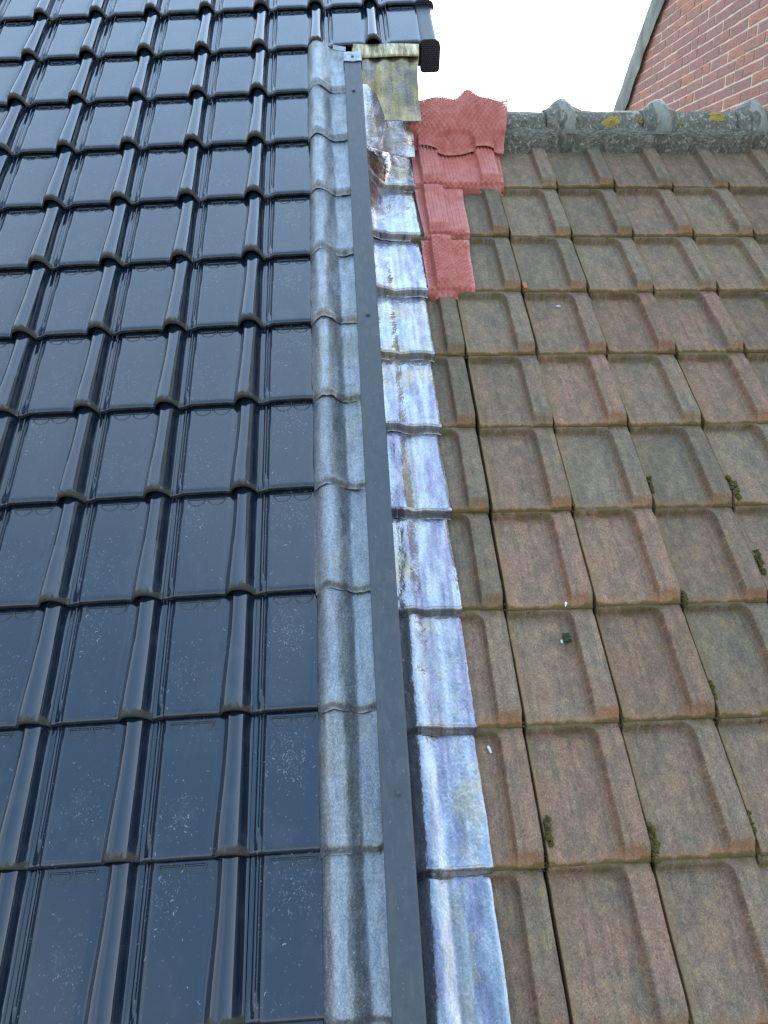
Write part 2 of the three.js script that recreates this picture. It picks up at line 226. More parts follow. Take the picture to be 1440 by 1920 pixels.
function glazedTile(seed, cutX = LW - 0.0005) {
  const R = rng(seed), o1 = R() * 90;
  const b0 = [0, 0.004, 0.008, 0.0095, 0.011, 0.0125, 0.0145, 0.0168, 0.0185, 0.0205, 0.023, 0.026, 0.0266, 0.0276, 0.029, 0.031, 0.034, 0.037, 0.08, 0.11, 0.127, 0.133, 0.138, 0.142, 0.145];
  const roll = [0, 0.03, 0.07, 0.12, 0.165, 0.19, 0.215, 0.26, 0.36, 0.48, 0.58, 0.66, 0.73, 0.78, 0.82, 0.86, 0.89, 0.93, 0.97, 1];
  const ys = [0, 0, 0.0006, 0.0022, 0.005, 0.009, 0.014, 0.02, 0.03, 0.042, 0.055, 0.09, 0.14, 0.19, 0.24, 0.275, LG, LG + 0.045];
  const n = b0.length + roll.length + 2 - 1;
  const xAt = (i, t) => { const xl = mix(0.148, 0.158, sm(0, 0.8, t)), xr = mix(0.2135, 0.211, t); if (i < b0.length) return b0[i]; if (i < b0.length + roll.length) return mix(xl, xr, roll[i - b0.length]); return [xr + 0.003, LW - 0.0005][i - b0.length - roll.length]; };
  const P = (i, j) => {
    const y = ys[j], t = Math.min(1, y / LG), x = Math.min(cutX, xAt(i, t)); let h = glazedProfile(x, y);
    const r = 0.012, e = y < r ? 1 - Math.sqrt(Math.max(0, 1 - Math.pow((r - y) / r, 2))) : 0; h -= e * 0.0075;
    if (j === 0) h -= 0.005;
    h += 0.0012 * (fbm(x * 14 + o1, y * 9, 1, 2) - 0.5);
    return [x, y, h - LT * y / LG];
  };
  const g = sheet(n, ys.length - 1, P, (i, j, p) => [p[0] / LW, (p[1] + 0.01 + (j === 0 ? -0.008 : 0)) / (LG + 0.055)]);
  const parts = [g];
  for (const cx of [0.063, 0.114]) {                              // moulded half rings at the head
    if (cx + 0.03 > cutX) continue;
    const rg = new THREE.TorusGeometry(0.0225, 0.0021, 6, 18, Math.PI); rg.rotateZ(Math.PI); rg.translate(cx, LG - 0.008, -LT * 0.97 + 0.0006);
    const bar = new THREE.CylinderGeometry(0.0024, 0.0024, 0.038, 6); bar.rotateZ(Math.PI / 2); bar.translate(cx, LG - 0.0105, -LT * 0.97 + 0.0004);
    for (const q of [rg, bar]) { const p = q.attributes.position, u = q.attributes.uv; for (let k = 0; k < p.count; k++) u.setXY(k, p.getX(k) / LW, 0.028); parts.push(q); }
  }
  return mergeGeometries(parts);
}
const glazedGeo = [1, 2, 3, 4].map(s => glazedTile(s)), glazedEnd = glazedTile(9, 0.151);

// ------------------------------------------------------------------ left house: black glazed roof
const house1 = new THREE.Group(); house1.position.copy(FL.at(0, -0.7, 0)).setY(0);
add(house1, 'terraced_house', 'terraced house whose steep roof slope carries glossy black glazed interlocking tiles', 'house');
house1.updateMatrixWorld(true);
function intoHouse(house, fr, o) { o.position.copy(fr.O).sub(house.position); o.quaternion.copy(fr.q); house.add(o); return o; }
const uVerge = LU0 + 3 * LW;
const roof1 = new THREE.Mesh(mergeGeometries([box(LU0 - 8 * LW, LU0 + LW + 0.06, LV0 - 4 * LG + 0.02, LV0 + 10 * LG, -0.10, -0.06), box(LU0 - 8 * LW, uVerge - 0.06, LV0 + 10 * LG, LV0 + 14 * LG, -0.10, -0.06)]), M.deck);
roof1.name = 'roof'; intoHouse(house1, FL, roof1);
{ const R = rng(5);
  for (let i = -4; i <= 13; i++) for (let j = -7; j <= (i >= 10 ? 3 : 1); j++) {
    const dusty = j === 1 && i < 10;
    const m = part(roof1, j === 3 ? glazedEnd : glazedGeo[Math.floor(R() * 4)], M.glaze[dusty ? 4 + Math.floor(R() * 2) : Math.floor(R() * 4)], 'roof_tile', V3(LU0 + (j - 1) * LW + (R() - 0.5) * 0.0016, LV0 + i * LG + (R() - 0.5) * 0.003, 0));
    m.rotation.set((R() - 0.5) * 0.005, (R() - 0.5) * 0.006, (R() - 0.5) * 0.005);
  }
  // verge flaps closing the free end of the upper rows
  const dim = tex(128, 256, (x, y) => { const a = Math.max(0, Math.cos(x * 2 * Math.PI * 7 + (Math.floor(y * 16) % 2) * Math.PI)) * Math.max(0, Math.sin(y * Math.PI * 16) ** 2); const v = 255 * a; return [v, v, v]; }, false);
  M.flap = new THREE.MeshPhysicalMaterial({ color: new THREE.Color(0.022, 0.026, 0.034), roughness: 0.38, ior: 1.6, bumpMap: dim, bumpScale: 0.012 });
  for (let i = 10; i <= 13; i++) {
    const s = new THREE.Shape(), a = -0.072, b = 0.0;
    s.moveTo(a, -0.012); s.lineTo(a, -0.0035); s.quadraticCurveTo(a + 0.004, 0.0015, a + 0.012, 0.0015); s.lineTo(b - 0.030, 0.0015); s.quadraticCurveTo(b, 0.001, b, -0.034); s.lineTo(b, -0.105); s.quadraticCurveTo(b, -0.12, b - 0.015, -0.12); s.lineTo(a + 0.016, -0.12); s.quadraticCurveTo(a, -0.12, a, -0.106); s.closePath();
    const m = part(roof1, verge(s), M.flap, 'verge_flap', V3(uVerge, LV0 + i * LG, 0)); m.rotation.x = -LT / LG;
  }
}
function verge(s) {
  const g = new THREE.ExtrudeGeometry(s, { depth: LG - 0.004, bevelEnabled: true, bevelSize: 0.003, bevelThickness: 0.003, bevelSegments: 2, curveSegments: 8 });
  const p = g.attributes.position, u = g.attributes.uv, n = g.attributes.normal;
  for (let k = 0; k < p.count; k++) { const x = p.getX(k), y = p.getY(k), z = p.getZ(k); if (Math.abs(n.getY(k)) > 0.5) u.setXY(k, 0.5, 0.5); else u.setXY(k, (Math.abs(n.getX(k)) > 0.6 ? z : x) / 0.064, y / 0.128); p.setXYZ(k, x, z, y); n.setXYZ(k, n.getX(k), n.getZ(k), n.getY(k)); }
  const ix = g.index; if (ix) { for (let k = 0; k < ix.count; k += 3) { const a = ix.getX(k + 1); ix.setX(k + 1, ix.getX(k + 2)); ix.setX(k + 2, a); } }
  else { for (let k = 0; k < p.count; k += 3) for (const at of [p, n, u]) { const A = [], B = []; for (let c = 0; c < at.itemSize; c++) { A.push(at.getComponent(k + 1, c)); B.push(at.getComponent(k + 2, c)); } for (let c = 0; c < at.itemSize; c++) { at.setComponent(k + 1, c, B[c]); at.setComponent(k + 2, c, A[c]); } } }
  return g;
}
function wallBox(house, fr, u0, u1, vEave, vTop, mat) {          // masonry below the slope, set back from the eaves, closed up to under the deck
  const e = fr.at((u0 + u1) / 2, vEave, -0.25), t = fr.at((u0 + u1) / 2, vTop, -0.25), uh = fr.u.clone().setY(0).normalize(), bk = V3(uh.z, 0, -uh.x);
  const run = t.clone().sub(e).dot(bk), s = new THREE.Shape(); s.moveTo(0.3, 0); s.lineTo(0.3, e.y - 0.35 + 0.3 * (t.y - e.y) / run); s.lineTo(run, t.y - 0.35); s.lineTo(2 * run, e.y - 0.35); s.lineTo(2 * run, 0); s.closePath();
  const L = (u1 - u0) - 0.1, g = new THREE.ExtrudeGeometry(s, { depth: L, bevelEnabled: false }); g.translate(0, 0, -L / 2);
  const m = new THREE.Mesh(g, mat); m.name = 'wall'; const o = V3(e.x, 0, e.z);
  m.quaternion.setFromRotationMatrix(new THREE.Matrix4().makeBasis(bk, V3(0, 1, 0), bk.clone().cross(V3(0, 1, 0)))); m.position.copy(o).sub(house.position); house.add(m); m.castShadow = m.receiveShadow = true; return m;
}
wallBox(house1, FL, LU0 - 8 * LW, LU0 + LW, LV0 - 4 * LG, LV0 + 14 * LG, M.render);

// ------------------------------------------------------------------ clay tile
function clayProfile(x, y) {
  const panR = 0.157, panT = RG - 0.013, r = 0.020;
  const qx = Math.max(0, x - (panR - r)), qy = Math.max(0, y - (panT - r));
  let d = Math.hypot(qx, qy) - r; if (qx === 0 && qy === 0) d = Math.max(x - panR, y - panT);
  let h = 0.0235 * sm(-0.0002, 0.0050, d); h *= 1 - 0.12 * sm(RG - 0.03, RG - 0.015, y);
  h *= mix(0.18, 1, sm(0.004, 0.034, y));
  h = Math.max(h, 0.0045 * (1 - sm(0.004, 0.013, x)));
  h -= 0.004 * sm(RW - 0.016, RW - 0.005, x);
  return h;
}
function clayTile(seed, dressed) {
  const R = rng(seed), o = R() * 70;
  const xs = [0.003, 0.003, 0.0055, 0.008, 0.012, 0.018, 0.05, 0.07, 0.085, 0.10, 0.124, 0.138, 0.147, 0.153, 0.1562, 0.1578, 0.1594, 0.161, 0.1626, 0.167, 0.18, 0.195, RW - 0.012, RW - 0.008, RW - 0.0058, RW - 0.0058];
  const ys = [0, 0, 0.001, 0.003, 0.006, 0.01, 0.016, 0.022, 0.028, 0.034, 0.06, 0.11, 0.17, 0.22, 0.245, 0.252, 0.257, 0.262, 0.267, 0.271, 0.2745, 0.2775, 0.281, RG, RG + 0.03];
  const nx = xs.length - 1;
  return sheet(nx, ys.length - 1, (i, j) => {
    let x = xs[i], y = ys[j]; let h = (dressed && x < 0.1 ? Math.min(clayProfile(x, y), 0.0235 * sm(0.07, 0.1, x)) : clayProfile(x, y)) - 0.006 * (1 - sm(0, 0.006, y)) - 0.002 * (1 - sm(0.002, 0.005, x));
    h += 0.0022 * (fbm(x * 16 + o, y * 12, seed, 3) - 0.5) + 0.0010 * (fbm(x * 90 + o, y * 90, seed, 2) - 0.5);
    if (j === 0) h = -0.021 + 0.003 * fbm(x * 30 + o, 1, 2, 2); else if (i === 0 || i === nx) h -= 0.022;
    if (j < 4) y += 0.003 * (fbm(x * 40 + o, 4, seed, 3) - 0.5);
    if (i > nx - 3 || i < 3) x += 0.0022 * (fbm(y * 30 + o, i < 3 ? 9 : 2, seed, 3) - 0.5);
    return [x, y, h - RT * y / RG];
  }, (i, j, p) => [p[0] / RW, (ys[j] + 0.012 - (j === 0 ? 0.01 : 0)) / (RG + 0.045)]);
}
const clayGeo = [1, 2, 3, 4, 5, 6].map(s => clayTile(s * 7)), clayEdge = [1, 2, 3].map(s => clayTile(s * 11, true));   // the edge column is cut flat at the head where the lead lies

// ------------------------------------------------------------------ right house: old clay roof
const house2 = new THREE.Group(); house2.position.copy(FR.at(1, -0.7, 0)).setY(0);
add(house2, 'terraced_house', 'terraced house with weathered brown clay roof tiles and a mortared ridge', 'house');
const vMortar = FR.pix(1150, 274).y, vAx = vMortar + 0.108, rRidge = 0.080, hAx = -0.010;
const roof2 = new THREE.Mesh(mergeGeometries([box(FR.pix(760, 1200).x - 0.10, RU0 + 9 * RW, RV0 - 3 * RG + 0.02, vAx, -0.09, -0.055)]), M.deck);
roof2.name = 'roof'; intoHouse(house2, FR, roof2);
{ const R = rng(9);
  for (let i = -3; i <= 8; i++) for (let j = 1; j <= 9; j++) {
    const grey = i >= 6 ? 0.85 : i >= 3 ? 0.55 : 0.35; const k = R() < grey ? [0, 3, 5][Math.floor(R() * 3)] : [1, 2, 4, 6][Math.floor(R() * 4)];
    const m = part(roof2, j === 1 ? clayEdge[(i + 6) % 3] : clayGeo[Math.floor(R() * 6)], M.clay[k][Math.floor(R() * 3)], 'roof_tile', V3(RU0 + (j - 1) * RW + (R() - 0.5) * 0.004, RV0 + i * RG + (R() - 0.5) * 0.006, (R() - 0.5) * 0.003));
    m.rotation.set((R() - 0.5) * 0.008, (R() - 0.5) * 0.012, (R() - 0.5) * 0.010);
  }
}
{ const R = rng(77), gs = []; const base = [0, 1, 2].map(k => { const g = new THREE.IcosahedronGeometry(1, 0), p = g.attributes.position; for (let q = 0; q < p.count; q++) { const f = 0.6 + 0.8 * hsh(Math.round(p.getX(q) * 99), Math.round(p.getY(q) * 99), k); p.setXYZ(q, p.getX(q) * f, p.getY(q) * f, p.getZ(q) * f); } g.computeVertexNormals(); return g; });
  for (let i = -3; i <= 8; i++) for (let n = 0; n < (i < 2 ? 560 : i < 5 ? 300 : 130); n++) {
    const u = RU0 + (0.4 + 8.5 * R()) * RW; if (fbm(u * 9, i * 3.1, 4, 3) < 0.47) continue;
    const joint = R() < 0.25, uu = joint ? RU0 + Math.ceil((u - RU0) / RW) * RW - 0.001 + (R() - 0.5) * 0.006 : u, r = 0.0012 + 0.0028 * R() * R(), g = base[n % 3].clone();
    g.scale(r, r, r); const x = ((uu - RU0) % RW + RW) % RW; if (uu < FR.pix(860, 1000).x + 0.03) continue;
    g.translate(uu, joint ? RV0 + i * RG + R() * R() * 0.07 : RV0 + i * RG - 0.003 - 0.006 * R(), joint ? -0.006 : -RT + clayProfile(Math.min(x, 0.2), RG - 0.006) * (R() < 0.5 ? 1 : 0.6) - 0.001); gs.push(g);
  }
  const m = part(roof2, mergeGeometries(gs), M.moss, 'moss'); m.userData.kind = 'stuff'; }
// ridge tiles: half-round, each with a swollen collar at one end
const uRidge0 = FR.pix(1012, 230).x, RL = 0.385, uEnd = RU0 + 9 * RW;
const ridgeR = (s, o) => rRidge + 0.040 * Math.exp(-Math.pow((s - 0.065) / 0.042, 2)) + 0.004 * (fbm(s * 20, o, 2, 3) - 0.5);
function ridgeTile(seed, plain) {
  const ss = [0, 0, 0.006, 0.015, 0.025, 0.035, 0.045, 0.055, 0.065, 0.075, 0.085, 0.1, 0.15, 0.2, 0.25, 0.3, 0.34, 0.37, RL - 0.003, RL - 0.003], nphi = 20;
  return sheet(nphi, ss.length - 1, (i, j) => {
    const a = Math.PI * (1.06 - 1.12 * i / nphi), s = ss[j]; let r = (plain ? rRidge - 0.004 : ridgeR(s, seed)) + 0.014 * (fbm(s * 18 + seed * 5, i * 0.45, seed, 4) - 0.5) + (s < 0.09 && !plain ? 0.014 * (fbm(s * 50 + seed * 9, i * 0.7, seed, 3) - 0.5) : 0);
    if (j === 0 || j === ss.length - 1) r -= 0.018;
    return [s, -Math.cos(a) * r * -1 * -1, Math.sin(a) * r];
  }, (i, j) => [ss[j] / 0.5 + seed * 0.37, i / nphi * 0.55]);
}
{ const place = (k) => { const m = part(roof2, ridgeTile(k + 3, k < 0), M.ridge, 'ridge_tile', V3(uRidge0 + k * RL, vAx, hAx)); m.material = M.ridge; return m; };
  for (let k = -1; k <= 4; k++) place(k);
  const stub = part(roof2, ridgeTile(20, true), M.ridge, 'ridge_tile', V3(FR.pix(786, 215).x, vAx, hAx)); stub.scale.x = (uRidge0 - RL - FR.pix(786, 215).x) / RL;
  for (let k = 0; k <= 4; k++) {                                  // pale mortar collar beside each swelling
    const nphi = 16, g = sheet(nphi, 7, (i, j) => { const a = Math.PI * (1.02 - 0.86 * i / nphi), q = j / 7, sx = 0.072 + (q - 0.5) * (0.045 + 0.03 * fbm(i * 0.5, 3, k + 47, 2)) + 0.02 * q, r = rRidge - 0.002 + 0.008 * Math.sin(Math.PI * q) + 0.040 * Math.exp(-Math.pow((sx - 0.065) / 0.042, 2)) + 0.012 * (fbm(i * 0.8, j * 0.7, k + 40, 3) - 0.5); return [sx, -Math.cos(a) * r * -1 * -1, Math.sin(a) * r]; }, (i, j) => [i / nphi, j / 7 * 0.3], 0.004);
    part(roof2, g, M.verdigris, 'mortar_collar', V3(uRidge0 + k * RL, vAx, hAx));
  }
  // mortar bed along the foot of the ridge
  const u0 = FR.pix(905, 250).x, u1 = uEnd, nu = 220, nv = 8;
  const bed = sheet(nu, nv, (i, j) => {
    const u = mix(u0, u1, i / nu), q = j / nv, ed = 0.026 * (fbm(u * 16, 1, 3, 4) - 0.5) + 0.02 * (fbm(u * 50, 6, 3, 3) - 0.5);
    const v = mix(vMortar - 0.010 + ed, vAx - rRidge * 0.80, q); const x = ((u - RU0) % RW + RW) % RW, y = v - (RV0 + 8 * RG);
    const base = clayProfile(x, y) - RT * y / RG; return [u, v, mix(base - 0.004, 0.050, Math.pow(q, 0.75)) + (j > 0 ? 0.014 * Math.sin(Math.PI * Math.min(1, q * 1.1)) : 0) + 0.012 * (fbm(u * 40, q * 5, 8, 4) - 0.5) * (j > 0 ? 1 : 0.2)];
  }, (i, j) => [mix(u0, u1, i / nu) * 1.6, j / nv * 0.35]);
  part(roof2, bed, M.mortarGrey, 'mortar_bed');
  // yellow lichen rosettes on ridge and bed
  const rosette = (u, a, R0, seed, sq = 1) => { const n = 44, pts = 5; const g = sheet(n, pts, (i, j) => { const t = i / n * Math.PI * 2, rr = R0 * (j / pts) * (0.25 + 1.5 * fbm(Math.cos(t) * 2.6 + 5, Math.sin(t) * 2.6 + 5, seed, 4)); const uu = u + rr * Math.cos(t) * sq, aa = a + rr * Math.sin(t) / rRidge; const R1 = rRidge + 0.007 - 0.006 * (j / pts) + 0.004 * (fbm(i * 0.9, j * 1.3, seed, 2) - 0.5); return [uu, vAx - Math.cos(aa) * R1, hAx + Math.sin(aa) * R1]; }, (i, j) => [i / n, j / pts]); part(roof2, g, M.lichen, 'lichen'); };
  rosette(FR.pix(1128, 232).x, 1.0, 0.034, 3, 0.9); rosette(FR.pix(1315, 215).x, 1.45, 0.026, 5, 1.2); rosette(FR.pix(1140, 260).x, 0.55, 0.014, 8); rosette(FR.pix(1293, 258).x, 0.5, 0.016, 9); rosette(FR.pix(1060, 222).x, 1.3, 0.012, 12); rosette(FR.pix(1180, 228).x, 1.1, 0.009, 14); rosette(FR.pix(1258, 236).x, 0.9, 0.010, 15); rosette(FR.pix(1400, 226).x, 1.2, 0.013, 17);
}
// back slope behind the ridge, under its own deck
{ const back = new THREE.Mesh(box(0, uEnd - FR.pix(770, 400).x, -1.8, 0, -0.03, 0), M.deck); back.name = 'rear_roof_deck'; const p = FR.at(FR.pix(770, 400).x, vAx, -0.01).sub(house2.position); back.position.copy(p);
  const uh = FR.u.clone(), up = V3(0, 1, 0), fwd = V3(uh.z, 0, -uh.x).normalize(); const pit = Math.asin(FR.v.y); const vb = fwd.clone().multiplyScalar(-Math.cos(pit)).addScaledVector(up, Math.sin(pit)); const vv = vb.addScaledVector(uh, -vb.dot(uh)).normalize(); back.quaternion.setFromRotationMatrix(new THREE.Matrix4().makeBasis(uh, vv, uh.clone().cross(vv))); house2.add(back); back.castShadow = back.receiveShadow = true; }
wallBox(house2, FR, RU0 - 0.2, uEnd, RV0 - 3 * RG, vAx, M.render);

// ------------------------------------------------------------------ cover strip between the roofs
const hsT = 0.030, hsB = 0.058, sB0 = FL.pix(735, 1915, hsB), sB1 = FL.pix(800, 1915, hsB), sT0 = FL.pix(645, 112, hsT), sT1 = FL.pix(677, 112, hsT);
const vSTop = FL.pix(661, 100, hsT).y, vSBot = LV0 - 2.4 * LG;
const sk = v => (v - sB0.y) / (sT0.y - sB0.y), uSa = v => mix(sB0.x, sT0.x, sk(v)), uSb = v => mix(sB1.x, sT1.x, sk(v)), hS = v => mix(hsB, hsT, sk(v));   // left edge, right edge, height of the strip
{ const b = 0.004, nL = 40, sec = (v) => { const w = uSb(v) - uSa(v), h = hS(v); return [[0, -0.045], [0, h - b], [0.0012, h - 0.0012], [b, h], [w - b, h], [w - 0.0012, h - 0.0012], [w, h - b], [w, -0.05 - 0.15 * Math.max(0, sk(v))]]; };
  const gs = []; for (let e = 0; e < 7; e++) gs.push(sheet(1, nL, (i, j) => { const v = mix(vSBot, vSTop, j / nL), q = sec(v)[e + i]; return [uSa(v) - uSa(vSTop) + q[0], v - vSTop, q[1]]; }, (i, j, p) => [p[0] / 0.1 + p[2] / 0.1, p[1] / 0.6]));
  const grp = new THREE.Group(); grp.position.copy(FL.at(uSa(vSTop), vSTop)); grp.quaternion.copy(FL.q);
  part(grp, mergeGeometries(gs), M.strip, 'channel');
  const u0 = uSa(vSTop), sw = uSb(vSTop) - u0, hs = hsT;
  for (const [px, py] of [[747, 1487], [690, 590], [663, 170]]) {
    const c0 = FL.pix(px, py, 0.04), hh = hS(c0.y), c = FL.pix(px, py, hh); const washer = new THREE.CylinderGeometry(0.0075, 0.008, 0.002, 20); washer.rotateX(Math.PI / 2);
    const sc = part(grp, washer, M.strip, 'screw', V3(c.x - u0, c.y - vSTop, hh + 0.0008));
    const hd = new THREE.CylinderGeometry(0.0042, 0.0048, 0.004, 6); hd.rotateX(Math.PI / 2); part(sc, hd, M.screw, 'screw_head', V3(0, 0, 0.003));
  }
  // folded lead cap over the upper end
  const cap = sheet(14, 8, (i, j) => { const q = i / 14, v = 0.040 - 0.095 * (1 - j / 8) + (j === 0 ? 0.004 * Math.sin(q * 9) : 0); const across = [-0.0035, -0.0035, -0.0035, -0.003, 0.001, sw * 0.2, sw * 0.35, sw * 0.5, sw * 0.65, sw * 0.8, sw - 0.001, sw + 0.003, sw + 0.0035, sw + 0.0035, sw + 0.0035][i]; const hh = [-0.004, 0.01, 0.024, hs, hs + 0.004, hs + 0.0045, hs + 0.0045, hs + 0.004, hs + 0.0045, hs + 0.0045, hs + 0.004, hs, 0.024, 0.01, -0.004][i]; return [across, v, hh - 0.05 * sm(5, 8, j) * 0.5 + 0.0015 * (fbm(i * 0.7, j * 0.8, 5, 2) - 0.5)]; }, (i, j) => [i * 0.012, j * 0.014], 0.0018);
  const cp = part(grp, cap, M.leadDull, 'lead_cap'); const hd = new THREE.CylinderGeometry(0.005, 0.006, 0.003, 12); hd.rotateX(Math.PI / 2); part(cp, hd, M.screw, 'screw_head', V3(sw * 0.5, -0.028, hs + 0.006));
  add(grp, 'cover_strip', 'long slate grey metal strip running up the joint between both roofs', 'metal strip');
}

// ------------------------------------------------------------------ lead on the black roof
const ORD = ['topmost', 'second', 'third', 'fourth', 'fifth', 'sixth', 'seventh', 'eighth', 'ninth', 'tenth', 'eleventh', 'twelfth', 'thirteenth'];
{ const u1 = LU0 + LW; const uA = (i) => u1 - 0.0745 + 0.004 * (hsh(i + 50, 3, 1) - 0.5) * 2;
  for (let i = 9; i >= -2; i--) {
    const seed = i + 20, nu = 34, nv = 40, a0 = uA(i);
    const vLow = LV0 + i * LG - 0.012, vTop = LV0 + (i + 1) * LG + 0.03, crest = u1 - 0.040 + 0.003 * (hsh(i + 9, 1, 1) - 0.5);
    const g = sheet(nu, nv, (a, b) => {
      const q = a / nu, t = Math.pow(b / nv, 1.35); const ed = 0.011 * (fbm(q * 7, seed, 2, 3) - 0.5), v = mix(vLow + ed, vTop, t), uB = uSa(v) + 0.003; let u = mix(a0, uB, q); const y = v - (LV0 + i * LG);
      if (a < 3) u += 0.004 * (fbm(t * 9, seed, 4, 3) - 0.5);
      let h = 0.0045 + 0.036 * Math.pow(Math.max(0, Math.cos(Math.min(1, Math.abs(u - crest) / (u < crest ? 0.036 : 0.056)) * Math.PI / 2)), u < crest ? 0.9 : 1.6);
      h += 0.005 * sm(uB - 0.030, uB, u);
      h += 0.007 * (fbm(u * 26 + seed * 3, v * 6, seed, 3) - 0.5) + 0.0035 * (fbm(u * 60, v * 16 + seed, 3, 3) - 0.5);
      h -= LT * y / LG; h -= 0.016 * (1 - sm(0.0, 0.016, y + 0.012 - ed)) * (0.7 + 0.6 * fbm(q * 5, seed, 7, 2));
      if (a === 0) h -= 0.004;
      return [u - u1, v - vLow, h];
    }, (a, b, p) => [p[0] / 0.30 + seed * 0.371, p[1] / 0.42 + seed * 0.617], 0.0022);
    const m = new THREE.Mesh(g, M.leadDull); m.position.copy(FL.at(u1, vLow)); m.quaternion.copy(FL.q);
    const k = 9 - i;
    add(m, 'lead_flashing', `dull grey lead sheet beside the black tiles, ${ORD[k]} counted down from the strip cap`, 'lead flashing', 'lead steps along the black tiles');
  }
}
// ------------------------------------------------------------------ lead on the clay roof
const edgePix = [[-2, 1010, 2330], [-1, 962, 1935], [0, 927, 1632], [1, 895, 1366], [2, 868, 1143], [3, 848, 957], [4, 829, 805], [5, 815, 662], [6, 803, 542], [7, 790, 442], [8, 780, 347]];
function clayLead(u, v, vLow, i, uP, seed) {                      // height over the clay plane of the lead dressed up to the strip
  const y = v - (RV0 + i * RG); const D = (0.32 + 0.62 * sm(RV0 + 7.3 * RG, RV0 + 8.5 * RG, v)) * (dropLR(uP, v) - 0.004), dx = u - uP;
  const wd = 0.035 + 0.5 * Math.max(0, D); const fall = Math.pow(Math.max(0, 1 - dx / wd), 1.7);
  const rc = RU0 - 0.012, low = i < 2 ? 0.9 : 0.6;
  let h = 0.0085 + low * 0.022 * (u < rc ? sm(rc - 0.046, rc - 0.002, u) : 1 - 0.72 * sm(rc, rc + 0.035, u)) * (1 - 0.5 * sm(0.03, 0.06, D));
  h += 0.0075 * (fbm(u * 20 + seed * 2, v * 9, seed, 3) - 0.5) + 0.003 * (fbm(u * 55, v * 40 + seed, 4, 3) - 0.5);
  return h - RT * y / RG + Math.max(0, D) * fall;
}
for (const [i, px, py] of edgePix) {
  const seed = i + 60, nu = 34, nv = 40, vLow0 = RV0 + i * RG - 0.012, uR = FR.pix(px, py, 0.01).x;
  const top = edgePix.find(e => e[0] === i + 1), uRt = uR + 0.005 * (hsh(i + 20, 2, 2) - 0.5) * 2 - 0.006;
  const vTop = vLow0 + (i === 8 ? 1.05 : 1.13) * RG;
  const uPat = v => { const w = FL.loc(FR.at(RU0 - 0.05, v)).y; return FR.loc(FL.at(uSb(w) - 0.012, w)).x; };
  const g = sheet(nu, nv, (a, b) => {
    const q = a / nu, t = Math.pow(b / nv, 1.35), ed = 0.010 * (fbm(q * 5, seed, 2, 3) - 0.5); const v = mix(vLow0 + ed, vTop, t), uP = uPat(v);
    let u = mix(uP, mix(uR, uRt, t) + 0.003 * (fbm(t * 6, seed, 9, 2) - 0.5), q);
    let h = clayLead(u, v, vLow0, i, uP, seed); const lip = 1 - sm(0, 0.014, v - vLow0 - ed); h -= 0.027 * lip * (0.85 + 0.3 * fbm(q * 5, seed, 7, 2)) * sm(-0.02, 0.06, q + 0.02);
    if (a === nu) h -= 0.003;
    return [u - uR, v - vLow0, h];
  }, (a, b, p) => [p[0] / 0.34 + seed * 0.283, p[1] / 0.40 + seed * 0.519], 0.0022);
  const m = new THREE.Mesh(g, M.leadShiny); m.position.copy(FR.at(uR, vLow0)); m.quaternion.copy(FR.q);
  add(m, 'lead_flashing', i === 8 ? 'bluish lead sheet beside the grooved red mesh, third counting the golden apron first' : `shiny bluish lead sheet on the clay tiles, ${ORD[10 - i]} counted down from the golden apron`, 'lead flashing', 'lead steps along the clay tiles');
}
// upper sheet below the apron and the tarnished apron itself
function pixSheet(nu, nv, fn, thick, org, uvs, off) { const o = FL.pix(...org); const g = sheet(nu, nv, (a, b) => { const [x, y, h] = fn(a / nu, b / nv); const p = FL.pix(x, y, h); return [p.x - o.x, p.y - o.y, p.z - o.z]; }, (a, b, p) => [p[0] / uvs + off, p[1] / uvs + off * 1.7], thick); g.userData = {}; return [g, FL.at(o.x, o.y, o.z)]; }
{ // sheet dressed over the upstand, seam curving from the strip down to the mesh
  const yb = s => 270 + 24 * Math.pow(sm(0.12, 0.9, s), 0.8); const dz = (s, y) => -0.004 - 0.135 * Math.pow(sm(0.0, 1.0, s), 0.85) * mix(1, 0.93, sm(300, 200, y)) + 0.006 * (fbm(s * 6, y * 0.03, 70, 3) - 0.5);
  const [g, p] = pixSheet(24, 20, (s, t) => { const y = mix(yb(s), 158, t); return [mix(662, 778 - 10 * t, s), y, dz(s, y)]; }, 0.0022, [690, 290, -0.1], 0.34, 0.41);
  const m = new THREE.Mesh(g, M.leadShiny); m.position.copy(p); m.quaternion.copy(FL.q);
  add(m, 'lead_flashing', 'bluish lead sheet with a curved lower seam directly under the golden apron', 'lead flashing');
}
